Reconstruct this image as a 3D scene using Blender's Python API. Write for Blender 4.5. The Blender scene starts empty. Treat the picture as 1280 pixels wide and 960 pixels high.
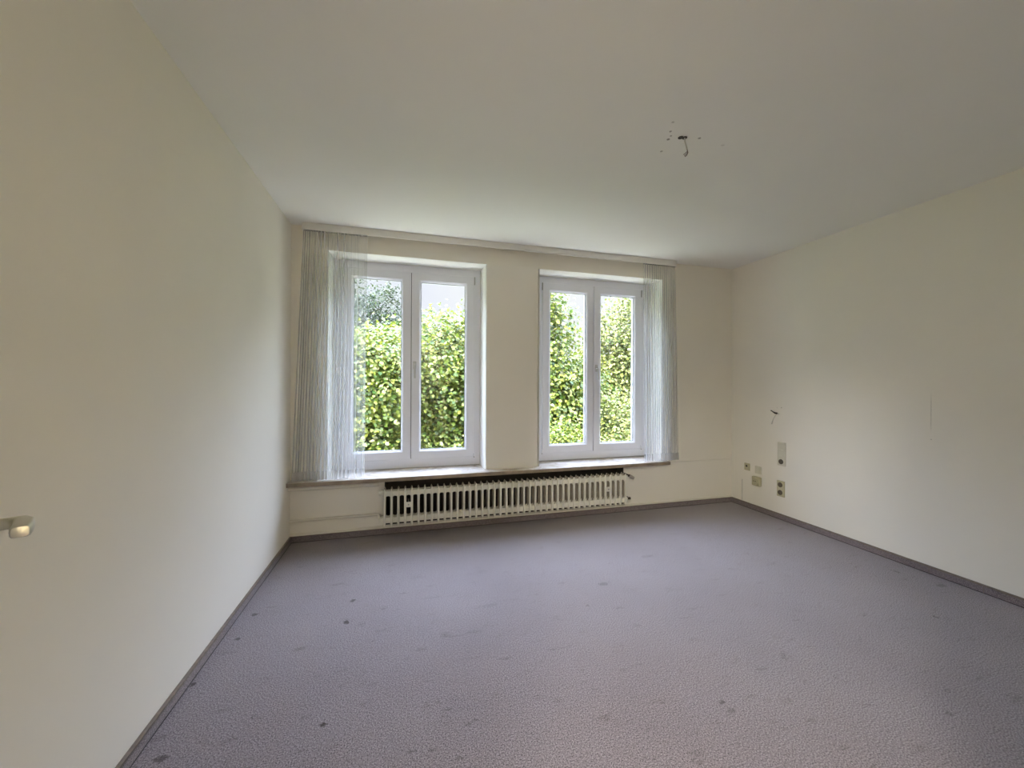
import bpy, bmesh, math, random
import numpy as np
from mathutils import Vector, Matrix

C = bpy.context.scene
COL = C.collection
PI = math.pi

# ------------------------------------------------------------------ camera
F_PX, YAW, ROLL = 481.9, math.radians(15.396), 0.00434
cam_d = bpy.data.cameras.new('camera')
cam_d.sensor_width = 36.0
cam_d.lens = 36.0 * F_PX / 1280.0
cam_d.shift_y = (479.7 - 480.0) / 1280.0
cam_d.clip_start, cam_d.clip_end = 0.02, 200
cam = bpy.data.objects.new('camera', cam_d)
COL.objects.link(cam)
cam.matrix_world = (Matrix.Translation((0, 0, 1.24)) @ Matrix.Rotation(-YAW, 4, 'Z')
                    @ Matrix.Rotation(PI / 2, 4, 'X') @ Matrix.Rotation(ROLL, 4, 'Z'))
C.camera = cam

# ------------------------------------------------------------------ view, light
C.view_settings.view_transform = 'Standard'
C.view_settings.look = 'None'
C.view_settings.gamma = 1.0
C.view_settings.use_curve_mapping = False
C.view_settings.exposure = 0.40
C.cycles.max_bounces = 16
C.cycles.diffuse_bounces = 9
C.cycles.glossy_bounces = 4
C.cycles.transmission_bounces = 8
C.cycles.transparent_max_bounces = 24
C.cycles.use_denoising = True
C.cycles.sample_clamp_indirect = 6.0
C.cycles.caustics_reflective = False
C.cycles.caustics_refractive = False

SKY_LOW, SKY_HIGH = 0.80, 19.0
SUN = 26.0
HALL_FILL = 230.0

world = bpy.data.worlds.new('sky')
C.world = world
world.use_nodes = True
nt = world.node_tree
nt.nodes.clear()
def N(t, kind, **kw):
    n = t.nodes.new(kind)
    for k, v in kw.items():
        setattr(n, k, v)
    return n
wo = N(nt, 'ShaderNodeOutputWorld')
bg = N(nt, 'ShaderNodeBackground')
tc = N(nt, 'ShaderNodeTexCoord')
sx = N(nt, 'ShaderNodeSeparateXYZ')
nt.links.new(tc.outputs['Generated'], sx.inputs[0])
mr = N(nt, 'ShaderNodeMapRange', interpolation_type='SMOOTHSTEP')
mr.inputs['From Min'].default_value = 0.26
mr.inputs['From Max'].default_value = 0.55
mr.inputs['To Min'].default_value = SKY_LOW
mr.inputs['To Max'].default_value = SKY_HIGH
nt.links.new(sx.outputs['Z'], mr.inputs['Value'])
cl = N(nt, 'ShaderNodeTexNoise')
cl.inputs['Scale'].default_value = 3.0
cl.inputs['Detail'].default_value = 5
nt.links.new(tc.outputs['Generated'], cl.inputs['Vector'])
cr = N(nt, 'ShaderNodeValToRGB')
cr.color_ramp.elements[0].position = 0.35
cr.color_ramp.elements[0].color = (0.86, 0.88, 1.0, 1)
cr.color_ramp.elements[1].position = 0.65
cr.color_ramp.elements[1].color = (0.98, 0.98, 1.0, 1)
nt.links.new(cl.outputs['Fac'], cr.inputs['Fac'])
hz = N(nt, 'ShaderNodeMix', data_type='RGBA')      # white haze low down, bluer light overhead
nf = N(nt, 'ShaderNodeMapRange', interpolation_type='SMOOTHSTEP')
nf.inputs['From Min'].default_value = 0.24
nf.inputs['From Max'].default_value = 0.40
nt.links.new(sx.outputs['Z'], nf.inputs['Value'])
nt.links.new(nf.outputs['Result'], hz.inputs['Factor'])
nt.links.new(cr.outputs['Color'], hz.inputs[6])
hz.inputs[7].default_value = (0.70, 0.80, 1.08, 1)
nt.links.new(hz.outputs[2], bg.inputs['Color'])
nt.links.new(mr.outputs['Result'], bg.inputs['Strength'])
nt.links.new(bg.outputs[0], wo.inputs['Surface'])

sun_d = bpy.data.lights.new('sun', 'SUN')
sun_d.energy = SUN
sun_d.angle = math.radians(1.0)
sun_d.color = (1.0, 0.94, 0.80)
sun = bpy.data.objects.new('sun', sun_d)
COL.objects.link(sun)
sun.rotation_euler = Vector((1.0, 0.27, -1.25)).to_track_quat('-Z', 'Y').to_euler()
sun.location = (-12, -3, 14)

# sampling portals in the two window openings (they emit nothing)
for (x0, x1) in ((-0.58, 0.67), (1.2, 2.45)):
    pd = bpy.data.lights.new('window_portal', 'AREA')
    pd.shape = 'RECTANGLE'
    pd.size, pd.size_y = x1 - x0, 1.75
    po = bpy.data.objects.new('window_portal', pd)
    COL.objects.link(po)
    po.location = ((x0 + x1) / 2, 3.74, 1.4)
    po.rotation_euler = (-PI / 2, 0, 0)
    pd.cycles.is_portal = True

# ------------------------------------------------------------------ helpers
def new_mat(name):
    m = bpy.data.materials.new(name)
    m.use_nodes = True
    t = m.node_tree
    t.nodes.clear()
    out = N(t, 'ShaderNodeOutputMaterial')
    p = N(t, 'ShaderNodeBsdfPrincipled')
    t.links.new(p.outputs[0], out.inputs['Surface'])
    return m, t, p, out

def paint(name, col, rough=0.5, metal=0.0, var=0.04, scale=30.0, bump=0.0, bscale=200.0, coord='Object', spec=0.5):
    """plain painted surface with a little tonal variation and bump"""
    m, t, p, out = new_mat(name)
    co = N(t, 'ShaderNodeTexCoord')
    no = N(t, 'ShaderNodeTexNoise')
    no.inputs['Scale'].default_value = scale
    no.inputs['Detail'].default_value = 4
    t.links.new(co.outputs[coord], no.inputs['Vector'])
    r = N(t, 'ShaderNodeValToRGB')
    a = [max(0, c * (1 - var)) for c in col]
    b = [min(1, c * (1 + var)) for c in col]
    r.color_ramp.elements[0].position = 0.3
    r.color_ramp.elements[1].position = 0.7
    r.color_ramp.elements[0].color = (*a, 1)
    r.color_ramp.elements[1].color = (*b, 1)
    t.links.new(no.outputs['Fac'], r.inputs['Fac'])
    t.links.new(r.outputs['Color'], p.inputs['Base Color'])
    p.inputs['Roughness'].default_value = rough
    p.inputs['Metallic'].default_value = metal
    p.inputs['Specular IOR Level'].default_value = spec
    if bump:
        n2 = N(t, 'ShaderNodeTexNoise')
        n2.inputs['Scale'].default_value = bscale
        n2.inputs['Detail'].default_value = 3
        t.links.new(co.outputs[coord], n2.inputs['Vector'])
        bp = N(t, 'ShaderNodeBump')
        bp.inputs['Strength'].default_value = bump
        bp.inputs['Distance'].default_value = 0.002
        t.links.new(n2.outputs['Fac'], bp.inputs['Height'])
        t.links.new(bp.outputs['Normal'], p.inputs['Normal'])
    return m

def add_marks(m, marks, dark, wobble=0.012, wscale=60.0):
    """small stains, holes or scratches at given places: (x, y, z, rx, ry, rz, strength)"""
    t = m.node_tree
    p = [n for n in t.nodes if n.type == 'BSDF_PRINCIPLED'][0]
    src = p.inputs['Base Color'].links[0].from_socket
    co = N(t, 'ShaderNodeTexCoord')
    nz = N(t, 'ShaderNodeTexNoise')
    nz.inputs['Scale'].default_value = wscale
    nz.inputs['Detail'].default_value = 2
    t.links.new(co.outputs['Object'], nz.inputs['Vector'])
    sub = N(t, 'ShaderNodeVectorMath', operation='SUBTRACT')
    sub.inputs[1].default_value = (0.5, 0.5, 0.5)
    t.links.new(nz.outputs['Color'], sub.inputs[0])
    sc = N(t, 'ShaderNodeVectorMath', operation='SCALE')
    sc.inputs['Scale'].default_value = wobble
    t.links.new(sub.outputs[0], sc.inputs[0])
    ad = N(t, 'ShaderNodeVectorMath', operation='ADD')
    t.links.new(co.outputs['Object'], ad.inputs[0])
    t.links.new(sc.outputs[0], ad.inputs[1])
    acc = None
    for (x, y, z, rx, ry, rz, s) in marks:
        mp = N(t, 'ShaderNodeVectorMath', operation='SUBTRACT')
        mp.inputs[1].default_value = (x, y, z)
        t.links.new(ad.outputs[0], mp.inputs[0])
        dv = N(t, 'ShaderNodeVectorMath', operation='DIVIDE')
        dv.inputs[1].default_value = (rx, ry, rz)
        t.links.new(mp.outputs[0], dv.inputs[0])
        ln = N(t, 'ShaderNodeVectorMath', operation='LENGTH')
        t.links.new(dv.outputs[0], ln.inputs[0])
        r = N(t, 'ShaderNodeMapRange', interpolation_type='SMOOTHSTEP')
        r.inputs['From Min'].default_value = 0.6
        r.inputs['From Max'].default_value = 1.08
        r.inputs['To Min'].default_value = s
        r.inputs['To Max'].default_value = 0
        t.links.new(ln.outputs['Value'], r.inputs['Value'])
        if acc is None:
            acc = r.outputs[0]
        else:
            mx = N(t, 'ShaderNodeMath', operation='MAXIMUM')
            t.links.new(acc, mx.inputs[0])
            t.links.new(r.outputs[0], mx.inputs[1])
            acc = mx.outputs[0]
    mix = N(t, 'ShaderNodeMix', data_type='RGBA')
    t.links.new(acc, mix.inputs['Factor'])
    t.links.new(src, mix.inputs[6])
    mix.inputs[7].default_value = (*dark, 1)
    t.links.new(mix.outputs[2], p.inputs['Base Color'])

def obj(name, bm, mat, parent=None, smooth=False):
    me = bpy.data.meshes.new(name)
    bm.normal_update()
    bm.to_mesh(me)
    bm.free()
    if mat is not None:
        for mm in (mat if isinstance(mat, (list, tuple)) else [mat]):
            me.materials.append(mm)
    if smooth:
        for p in me.polygons:
            p.use_smooth = True
        me.set_sharp_from_angle(angle=math.radians(38))
    o = bpy.data.objects.new(name, me)
    COL.objects.link(o)
    o.parent = parent
    return o

def empty(name, loc=(0, 0, 0)):
    o = bpy.data.objects.new(name, None)
    COL.objects.link(o)
    o.location = loc
    o.empty_display_size = 0.05
    return o

def tag(o, label, cat, group=None):
    o['label'] = label
    o['category'] = cat
    if group:
        o['group'] = group
    return o

def struct(o):
    o['kind'] = 'structure'
    return o

def add_box(bm, x0, x1, y0, y1, z0, z1, bev=0.0, seg=2):
    vs = [bm.verts.new((x, y, z)) for x in (x0, x1) for y in (y0, y1) for z in (z0, z1)]
    fs = [(0, 1, 3, 2), (4, 6, 7, 5), (0, 4, 5, 1), (2, 3, 7, 6), (0, 2, 6, 4), (1, 5, 7, 3)]
    fc = [bm.faces.new([vs[i] for i in f]) for f in fs]
    if bev:
        es = list({e for f in fc for e in f.edges})
        bmesh.ops.bevel(bm, geom=es, offset=bev, segments=seg, affect='EDGES', profile=0.5)
    return bm

def box(x0, x1, y0, y1, z0, z1, bev=0.0, seg=2):
    return add_box(bmesh.new(), x0, x1, y0, y1, z0, z1, bev, seg)

def add_tube(bm, pts, rad, seg=14, caps=True, ry=None):
    """round tube through points; rad is a number or one per point"""
    pts = [Vector(p) for p in pts]
    rads = rad if isinstance(rad, (list, tuple)) else [rad] * len(pts)
    rings = []
    up0 = None
    for i, p in enumerate(pts):
        a = pts[max(i - 1, 0)]
        b = pts[min(i + 1, len(pts) - 1)]
        d = (b - a).normalized()
        if up0 is None:
            up0 = Vector((0, 0, 1)) if abs(d.z) < 0.9 else Vector((0, 1, 0))
        s = d.cross(up0)
        if s.length < 1e-5:
            s = d.cross(Vector((1, 0, 0)))
        s.normalize()
        u = s.cross(d).normalized()
        up0 = u
        ring = []
        for k in range(seg):
            an = 2 * PI * k / seg
            ring.append(bm.verts.new(p + s * math.cos(an) * rads[i] + u * math.sin(an) * rads[i] * (ry or 1)))
        rings.append(ring)
    for r0, r1 in zip(rings, rings[1:]):
        for k in range(seg):
            bm.faces.new((r0[k], r0[(k + 1) % seg], r1[(k + 1) % seg], r1[k]))
    if caps:
        bm.faces.new(rings[0][::-1])
        bm.faces.new(rings[-1])
    return bm

def tube(pts, rad, seg=14, ry=None):
    return add_tube(bmesh.new(), pts, rad, seg, ry=ry)

def add_prism(bm, poly, axis, a, b):
    """polygon of 2-D points extruded from a to b along the axis"""
    def P(u, v, w):
        return {'x': (w, u, v), 'y': (u, w, v), 'z': (u, v, w)}[axis]
    lo = [bm.verts.new(P(u, v, a)) for u, v in poly]
    hi = [bm.verts.new(P(u, v, b)) for u, v in poly]
    n = len(poly)
    bm.faces.new(lo)
    bm.faces.new(hi[::-1])
    for i in range(n):
        bm.faces.new((lo[i], hi[i], hi[(i + 1) % n], lo[(i + 1) % n]))
    bmesh.ops.recalc_face_normals(bm, faces=bm.faces[:])
    return bm

# ------------------------------------------------------------------ materials
M_wall = paint('cream_wall_paint', (0.83, 0.795, 0.705), 0.75, var=0.015, scale=2.2, bump=0.12, bscale=130)
M_wall_r = paint('cream_wall_paint_marked', (0.83, 0.795, 0.705), 0.75, var=0.015, scale=2.2, bump=0.12, bscale=130)
M_ceil = paint('white_ceiling_paint', (0.87, 0.86, 0.825), 0.85, var=0.012, scale=1.6, bump=0.10, bscale=160)
M_reveal = paint('white_reveal_paint', (0.85, 0.84, 0.79), 0.6, var=0.01, scale=3)
M_pvc = paint('white_plastic_frame', (0.80, 0.81, 0.87), 0.32, var=0.008, scale=6)
M_gasket = paint('dark_rubber_seal', (0.06, 0.06, 0.065), 0.6)
M_hinge = paint('grey_hinge_metal', (0.42, 0.42, 0.42), 0.35, metal=0.8)
M_handle_w = paint('satin_window_handle', (0.55, 0.55, 0.55), 0.3, metal=0.4)
M_rail = paint('white_rail_plastic', (0.74, 0.72, 0.67), 0.45, var=0.01)
M_foot_shadow = paint('painted_foot_shadow', (0.03, 0.025, 0.02), 0.8)
M_rad = paint('radiator_enamel', (0.78, 0.76, 0.66), 0.38, var=0.02, scale=14)
M_rad_in = paint('shaded_radiator_enamel', (0.36, 0.32, 0.25), 0.6, var=0.1, scale=20)  # shade between the ribs painted into the inner tubes
M_pipe = paint('painted_pipe', (0.70, 0.66, 0.57), 0.4, var=0.02)
M_valve = paint('dark_bronze_valve', (0.09, 0.07, 0.055), 0.4, metal=0.5)
M_knob = paint('chrome_valve_knob', (0.55, 0.50, 0.44), 0.3, metal=0.6)
M_plate = paint('aged_cream_plastic', (0.50, 0.46, 0.30), 0.4, var=0.03)
M_plate_w = paint('pale_plastic', (0.66, 0.63, 0.51), 0.4, var=0.02)
M_hole = paint('dark_socket_hole', (0.05, 0.04, 0.03), 0.6)
M_door = paint('white_door_lacquer', (0.80, 0.79, 0.75), 0.35, var=0.01)
M_nickel = paint('satin_nickel', (0.66, 0.64, 0.56), 0.28, metal=1.0, var=0.02)
M_wire = paint('grey_cable_sheath', (0.60, 0.58, 0.52), 0.5)
M_copper = paint('bare_cable_ends', (0.16, 0.10, 0.08), 0.45)
M_bark = paint('tree_bark', (0.10, 0.075, 0.05), 0.9, var=0.4, scale=9, bump=0.8, bscale=14)
M_grass = paint('lawn_grass', (0.07, 0.11, 0.02), 0.9, var=0.35, scale=3)
M_render_ = paint('outside_render', (0.6, 0.57, 0.5), 0.9, var=0.05)
M_trunk = paint('white_cable_duct', (0.78, 0.74, 0.64), 0.45, var=0.01)
M_edge = paint('brown_skirting_cap', (0.17, 0.135, 0.105), 0.55, var=0.2, scale=40)

def carpet(name, strip=False):
    m, t, p, out = new_mat(name)
    co = N(t, 'ShaderNodeTexCoord')
    fine = N(t, 'ShaderNodeTexNoise')
    fine.inputs['Scale'].default_value = 210 if not strip else 300
    fine.inputs['Detail'].default_value = 3
    fine.inputs['Roughness'].default_value = 0.7
    t.links.new(co.outputs['Object'], fine.inputs['Vector'])
    r = N(t, 'ShaderNodeValToRGB')
    e = r.color_ramp.elements
    e[0].position = 0.33; e[0].color = (0.045, 0.035, 0.038, 1)
    e[1].position = 0.68; e[1].color = (0.44, 0.385, 0.405, 1)
    t.links.new(fine.outputs['Fac'], r.inputs['Fac'])
    if strip:
        e[0].color = (0.065, 0.052, 0.054, 1)
        e[1].color = (0.38, 0.32, 0.33, 1)
    big = N(t, 'ShaderNodeTexNoise')
    big.inputs['Scale'].default_value = 1.3
    big.inputs['Detail'].default_value = 6
    big.inputs['Roughness'].default_value = 0.6
    t.links.new(co.outputs['Object'], big.inputs['Vector'])
    rb = N(t, 'ShaderNodeValToRGB')
    e = rb.color_ramp.elements
    e[0].position = 0.3; e[0].color = (0.86, 0.84, 0.84, 1)
    e[1].position = 0.66; e[1].color = (1, 1, 1, 1)
    t.links.new(big.outputs['Fac'], rb.inputs['Fac'])
    mx = N(t, 'ShaderNodeMix', data_type='RGBA', blend_type='MULTIPLY')
    mx.inputs['Factor'].default_value = 1
    t.links.new(r.outputs['Color'], mx.inputs[6])
    t.links.new(rb.outputs['Color'], mx.inputs[7])
    # trodden streaks where the pile lies flat
    mpg = N(t, 'ShaderNodeMapping')
    mpg.inputs['Rotation'].default_value = (0, 0, 0.5)
    mpg.inputs['Scale'].default_value = (1.0, 2.6, 1.0)
    t.links.new(co.outputs['Object'], mpg.inputs['Vector'])
    st = N(t, 'ShaderNodeTexNoise')
    st.inputs['Scale'].default_value = 7.5
    st.inputs['Detail'].default_value = 7
    st.inputs['Roughness'].default_value = 0.72
    t.links.new(mpg.outputs[0], st.inputs['Vector'])
    sr = N(t, 'ShaderNodeValToRGB')
    sr.color_ramp.elements[0].position = 0.29
    sr.color_ramp.elements[0].color = (0.62, 0.58, 0.57, 1)
    sr.color_ramp.elements[1].position = 0.42
    sr.color_ramp.elements[1].color = (1, 1, 1, 1)
    t.links.new(st.outputs['Fac'], sr.inputs['Fac'])
    mx3 = N(t, 'ShaderNodeMix', data_type='RGBA', blend_type='MULTIPLY')
    mx3.inputs['Factor'].default_value = 0.0 if strip else 1.0
    t.links.new(mx.outputs[2], mx3.inputs[6])
    t.links.new(sr.outputs['Color'], mx3.inputs[7])
    t.links.new(mx3.outputs[2], p.inputs['Base Color'])
    p.inputs['Roughness'].default_value = 0.95
    p.inputs['Specular IOR Level'].default_value = 0.1
    p.inputs['Sheen Weight'].default_value = 0.25
    p.inputs['Sheen Roughness'].default_value = 0.5
    # pile: small tufts plus crushed tracks
    tr = N(t, 'ShaderNodeTexNoise')
    tr.inputs['Scale'].default_value = 22
    tr.inputs['Detail'].default_value = 4
    t.links.new(co.outputs['Object'], tr.inputs['Vector'])
    b1 = N(t, 'ShaderNodeBump')
    b1.inputs['Strength'].default_value = 0.14
    b1.inputs['Distance'].default_value = 0.008
    t.links.new(tr.outputs['Fac'], b1.inputs['Height'])
    b2 = N(t, 'ShaderNodeBump')
    b2.inputs['Strength'].default_value = 0.45
    b2.inputs['Distance'].default_value = 0.004
    t.links.new(fine.outputs['Fac'], b2.inputs['Height'])
    t.links.new(b1.outputs['Normal'], b2.inputs['Normal'])
    t.links.new(b2.outputs['Normal'], p.inputs['Normal'])
    return m
M_carpet = carpet('mauve_grey_carpet')
M_cstrip = carpet('carpet_skirting_strip', True)

def marble():
    m, t, p, out = new_mat('beige_marble')
    co = N(t, 'ShaderNodeTexCoord')
    n1 = N(t, 'ShaderNodeTexNoise')
    n1.inputs['Scale'].default_value = 7
    n1.inputs['Detail'].default_value = 8
    n1.inputs['Distortion'].default_value = 1.6
    t.links.new(co.outputs['Object'], n1.inputs['Vector'])
    r = N(t, 'ShaderNodeValToRGB')
    e = r.color_ramp.elements
    e[0].position = 0.35; e[0].color = (0.44, 0.39, 0.33, 1)
    e[1].position = 0.62; e[1].color = (0.60, 0.56, 0.52, 1)
    k = e.new(0.5); k.color = (0.54, 0.49, 0.44, 1)
    t.links.new(n1.outputs['Fac'], r.inputs['Fac'])
    t.links.new(r.outputs['Color'], p.inputs['Base Color'])
    p.inputs['Roughness'].default_value = 0.22
    return m
M_marble = marble()

def glass():
    m = bpy.data.materials.new('window_glass')
    m.use_nodes = True
    t = m.node_tree
    t.nodes.clear()
    out = N(t, 'ShaderNodeOutputMaterial')
    tr = N(t, 'ShaderNodeBsdfTransparent')
    tr.inputs['Color'].default_value = (0.965, 0.98, 0.975, 1)
    gl = N(t, 'ShaderNodeBsdfGlossy')
    gl.inputs['Roughness'].default_value = 0.02
    fr = N(t, 'ShaderNodeFresnel')
    fr.inputs['IOR'].default_value = 1.45
    mx = N(t, 'ShaderNodeMixShader')
    ge = N(t, 'ShaderNodeNewGeometry')
    fm = N(t, 'ShaderNodeMath', operation='SUBTRACT')      # reflect once, on the face that is met first
    fm.inputs[0].default_value = 1.0
    t.links.new(ge.outputs['Backfacing'], fm.inputs[1])
    fp = N(t, 'ShaderNodeMath', operation='MULTIPLY')
    t.links.new(fr.outputs[0], fp.inputs[0])
    t.links.new(fm.outputs[0], fp.inputs[1])
    t.links.new(fp.outputs[0], mx.inputs[0])
    t.links.new(tr.outputs[0], mx.inputs[1])
    t.links.new(gl.outputs[0], mx.inputs[2])
    t.links.new(mx.outputs[0], out.inputs['Surface'])
    return m
M_glass = glass()

def sheer(name, base, edge):
    m = bpy.data.materials.new(name)
    m.use_nodes = True
    t = m.node_tree
    t.nodes.clear()
    out = N(t, 'ShaderNodeOutputMaterial')
    tr = N(t, 'ShaderNodeBsdfTransparent')
    tr.inputs['Color'].default_value = (1, 1, 1, 1)
    df = N(t, 'ShaderNodeBsdfDiffuse')
    df.inputs['Color'].default_value = (0.70, 0.70, 0.69, 1)
    tl = N(t, 'ShaderNodeBsdfTranslucent')
    tl.inputs['Color'].default_value = (0.70, 0.70, 0.69, 1)
    m1 = N(t, 'ShaderNodeMixShader')
    m1.inputs[0].default_value = 0.5
    t.links.new(df.outputs[0], m1.inputs[1])
    t.links.new(tl.outputs[0], m1.inputs[2])
    lw = N(t, 'ShaderNodeLayerWeight')
    lw.inputs['Blend'].default_value = 0.4
    mr = N(t, 'ShaderNodeMapRange')
    mr.inputs['To Min'].default_value = base
    mr.inputs['To Max'].default_value = edge
    t.links.new(lw.outputs['Facing'], mr.inputs['Value'])
    m2 = N(t, 'ShaderNodeMixShader')
    t.links.new(mr.outputs[0], m2.inputs[0])
    t.links.new(tr.outputs[0], m2.inputs[1])
    t.links.new(m1.outputs[0], m2.inputs[2])
    t.links.new(m2.outputs[0], out.inputs['Surface'])
    return m
M_sheer = sheer('sheer_voile', 0.26, 0.46)
M_sheer_hem = sheer('sheer_voile_hem', 0.34, 0.55)

LEAF_K = 0.48
def leafmat(name, dark, mid, light, warm):
    dark, mid, light, warm = [tuple(c * LEAF_K for c in q) for q in (dark, mid, light, warm)]
    m, t, p, out = new_mat(name)
    at = N(t, 'ShaderNodeAttribute', attribute_name='tint')
    r = N(t, 'ShaderNodeValToRGB')
    e = r.color_ramp.elements
    e[0].position = 0.0; e[0].color = (*dark, 1)
    e[1].position = 1.0; e[1].color = (*warm, 1)
    k = e.new(0.45); k.color = (*mid, 1)
    k = e.new(0.85); k.color = (*light, 1)
    t.links.new(at.outputs['Fac'], r.inputs['Fac'])
    t.links.new(r.outputs['Color'], p.inputs['Base Color'])
    p.inputs['Roughness'].default_value = 0.42
    p.inputs['Specular IOR Level'].default_value = 0.40
    tl = N(t, 'ShaderNodeBsdfTranslucent')
    t.links.new(r.outputs['Color'], tl.inputs['Color'])
    mx = N(t, 'ShaderNodeMixShader')
    mx.inputs[0].default_value = 0.35
    t.links.new(p.outputs[0], mx.inputs[1])
    t.links.new(tl.outputs[0], mx.inputs[2])
    t.links.new(mx.outputs[0], out.inputs['Surface'])
    return m
M_leaf_a = leafmat('maple_leaf', (0.05, 0.13, 0.008), (0.19, 0.26, 0.03), (0.45, 0.45, 0.07), (0.52, 0.47, 0.20))
M_leaf_b = leafmat('pale_leaf', (0.09, 0.16, 0.02), (0.25, 0.29, 0.07), (0.47, 0.46, 0.13), (0.50, 0.46, 0.26))
M_leaf_c = leafmat('dark_leaf', (0.02, 0.05, 0.015), (0.05, 0.09, 0.025), (0.11, 0.16, 0.04), (0.15, 0.17, 0.06))

# ------------------------------------------------------------------ room shell
XL, XR, YW, ZC = -0.860, 3.342, 3.332, 2.467
YR = 0.03            # room face of the rear wall
YO = 3.70            # outer face of the window wall
SILL_Z = 0.485
NT = 2.293           # niche top
W1 = dict(n0=-0.600, n1=0.683, b0=-0.585, b1=0.667, s0=-0.516, sm=0.045, s1=0.606)
W2 = dict(n0=1.174, n1=2.480, b0=1.190, b1=2.462, s0=1.279, sm=1.825, s1=2.371)
DOOR0, DOOR1, DOORZ = -0.16, 0.72, 2.03

floor = struct(obj('floor', box(XL - 0.1, XR + 0.1, YR - 0.12, YW + 0.0, -0.12, 0.0), M_carpet))
ceiling = struct(obj('ceiling', box(XL - 0.1, XR + 0.1, YR, YW, ZC, ZC + 0.2), M_ceil))
struct(obj('wall_left', box(XL - 0.15, XL, YR - 0.0, YW, -0.12, ZC + 0.2), M_wall))
wall_right = struct(obj('wall_right', box(XR, XR + 0.15, YR - 0.0, YW, -0.12, ZC + 0.2), M_wall_r))

RC0, RC1 = -0.165, 2.05     # radiator recess added below the windows to deepen the dark gaps
def far_wall():
    """window wall built in pieces round two splayed niches; rounded arrises on the pier"""
    bm = bmesh.new()
    zz = SILL_Z - 0.032
    add_box(bm, XL - 0.15, RC0, YW, YO, -0.12, zz)                             # below, left of the recess
    add_box(bm, RC1, XR + 0.15, YW, YO, -0.12, zz)
    add_box(bm, RC0, RC1, YW, YO, -0.12, 0.075)
    add_box(bm, RC0, RC1, YW + 0.12, YO, 0.075, zz)
    add_box(bm, XL - 0.15, XR + 0.15, YW, YO, NT, ZC + 0.2)                    # lintel
    z0, z1 = SILL_Z - 0.03, NT
    add_prism(bm, [(XL - 0.15, YW), (W1['n0'], YW), (W1['b0'], 3.56), (W1['b0'], YO), (XL - 0.15, YO)], 'z', z0, z1)
    add_prism(bm, [(W2['n1'], YW), (XR + 0.15, YW), (XR + 0.15, YO), (W2['b1'], YO), (W2['b1'], 3.56)], 'z', z0, z1)
    # pier with softly bowed face
    poly = [(W1['b1'], YO), (W1['b1'], 3.56), (W1['n1'], YW + 0.004), (W1['n1'] + 0.004, YW)]
    poly += [(W1['n1'] + 0.03, YW - 0.001)]
    for i in range(9):
        a = i / 8
        x = W1['n1'] + 0.06 + a * (W2['n0'] - W1['n1'] - 0.12)
        poly.append((x, YW - 0.004 - 0.010 * math.sin(PI * a)))
    for k in range(5):
        an = PI / 2 * k / 4
        poly.append((W2['n0'] - 0.03 + 0.03 * math.sin(an), YW + 0.03 - 0.03 * math.cos(an)))
    poly += [(W2['b0'], 3.56), (W2['b0'], YO)]
    add_prism(bm, poly, 'z', z0, z1)
    return obj('wall_back', bm, M_wall)
struct(far_wall())
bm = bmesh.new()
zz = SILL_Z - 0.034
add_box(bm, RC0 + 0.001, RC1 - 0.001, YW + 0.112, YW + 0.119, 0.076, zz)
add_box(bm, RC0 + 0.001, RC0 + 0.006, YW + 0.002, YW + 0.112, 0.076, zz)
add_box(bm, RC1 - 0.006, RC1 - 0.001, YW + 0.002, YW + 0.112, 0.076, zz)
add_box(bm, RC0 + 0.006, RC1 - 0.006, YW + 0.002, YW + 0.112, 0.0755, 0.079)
struct(obj('trim_3', bm, paint('recess_painted_shade', (0.045, 0.038, 0.030), 0.9, var=0.2, scale=8)))  # shade behind the radiator put into the lining's dark colour

# white painted linings of the niches
def lining(w, parent):
    bm = bmesh.new()
    e = 0.0025
    add_prism(bm, [(w['n0'] + 0.001, YW + 0.003), (w['n0'] + 0.001 + e, YW + 0.003), (w['b0'] + e, 3.56), (w['b0'], 3.56)], 'z', SILL_Z, NT - e)
    add_prism(bm, [(w['n1'] - 0.001, YW + 0.006), (w['n1'] - 0.001 - e, YW + 0.006), (w['b1'] - e, 3.56), (w['b1'], 3.56)], 'z', SILL_Z, NT - e)
    add_prism(bm, [(w['n0'], YW + 0.003), (w['n1'], YW + 0.003), (w['b1'], 3.56), (w['b0'], 3.56)], 'z', NT - e, NT + 0.0002)
    return obj('reveal_lining', bm, M_reveal, parent)

# rear wall with the doorway the camera stands in
bm = bmesh.new()
add_box(bm, XL - 0.15, DOOR0, YR - 0.12, YR, -0.12, ZC + 0.2)
add_box(bm, DOOR1, XR + 0.15, YR - 0.12, YR, -0.12, ZC + 0.2)
add_box(bm, DOOR0, DOOR1, YR - 0.12, YR, DOORZ, ZC + 0.2)
struct(obj('wall_rear', bm, M_wall))

# hallway behind the doorway
HY0 = -1.55
struct(obj('floor_hallway', box(XL - 0.1, 2.2, HY0 - 0.1, YR - 0.12, -0.12, 0.0), M_carpet))
struct(obj('ceiling_hallway', box(XL - 0.1, 2.2, HY0 - 0.1, YR - 0.12, ZC, ZC + 0.2), M_ceil))
struct(obj('wall_hallway_left', box(XL - 0.25, XL - 0.1, HY0 - 0.1, YR - 0.12, -0.12, ZC + 0.2), M_wall))
struct(obj('wall_hallway_right', box(2.2, 2.35, HY0 - 0.1, YR - 0.12, -0.12, ZC + 0.2), M_wall))
struct(obj('wall_hallway_rear', box(XL - 0.1, 2.2, HY0 - 0.1, HY0, 0.0, ZC), M_wall))

# outer roof slab and ground
struct(obj('roof', box(XL - 0.5, XR + 0.5, -2.0, YO + 0.25, ZC + 0.2, ZC + 0.45), M_render_))
struct(obj('ground', box(-30, 36, -12, 45, -3.4, -3.2), M_grass))
struct(obj('wall_outside_base', box(XL - 0.15, XR + 0.15, -1.6, YO, -3.2, -0.12), M_render_))

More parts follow.
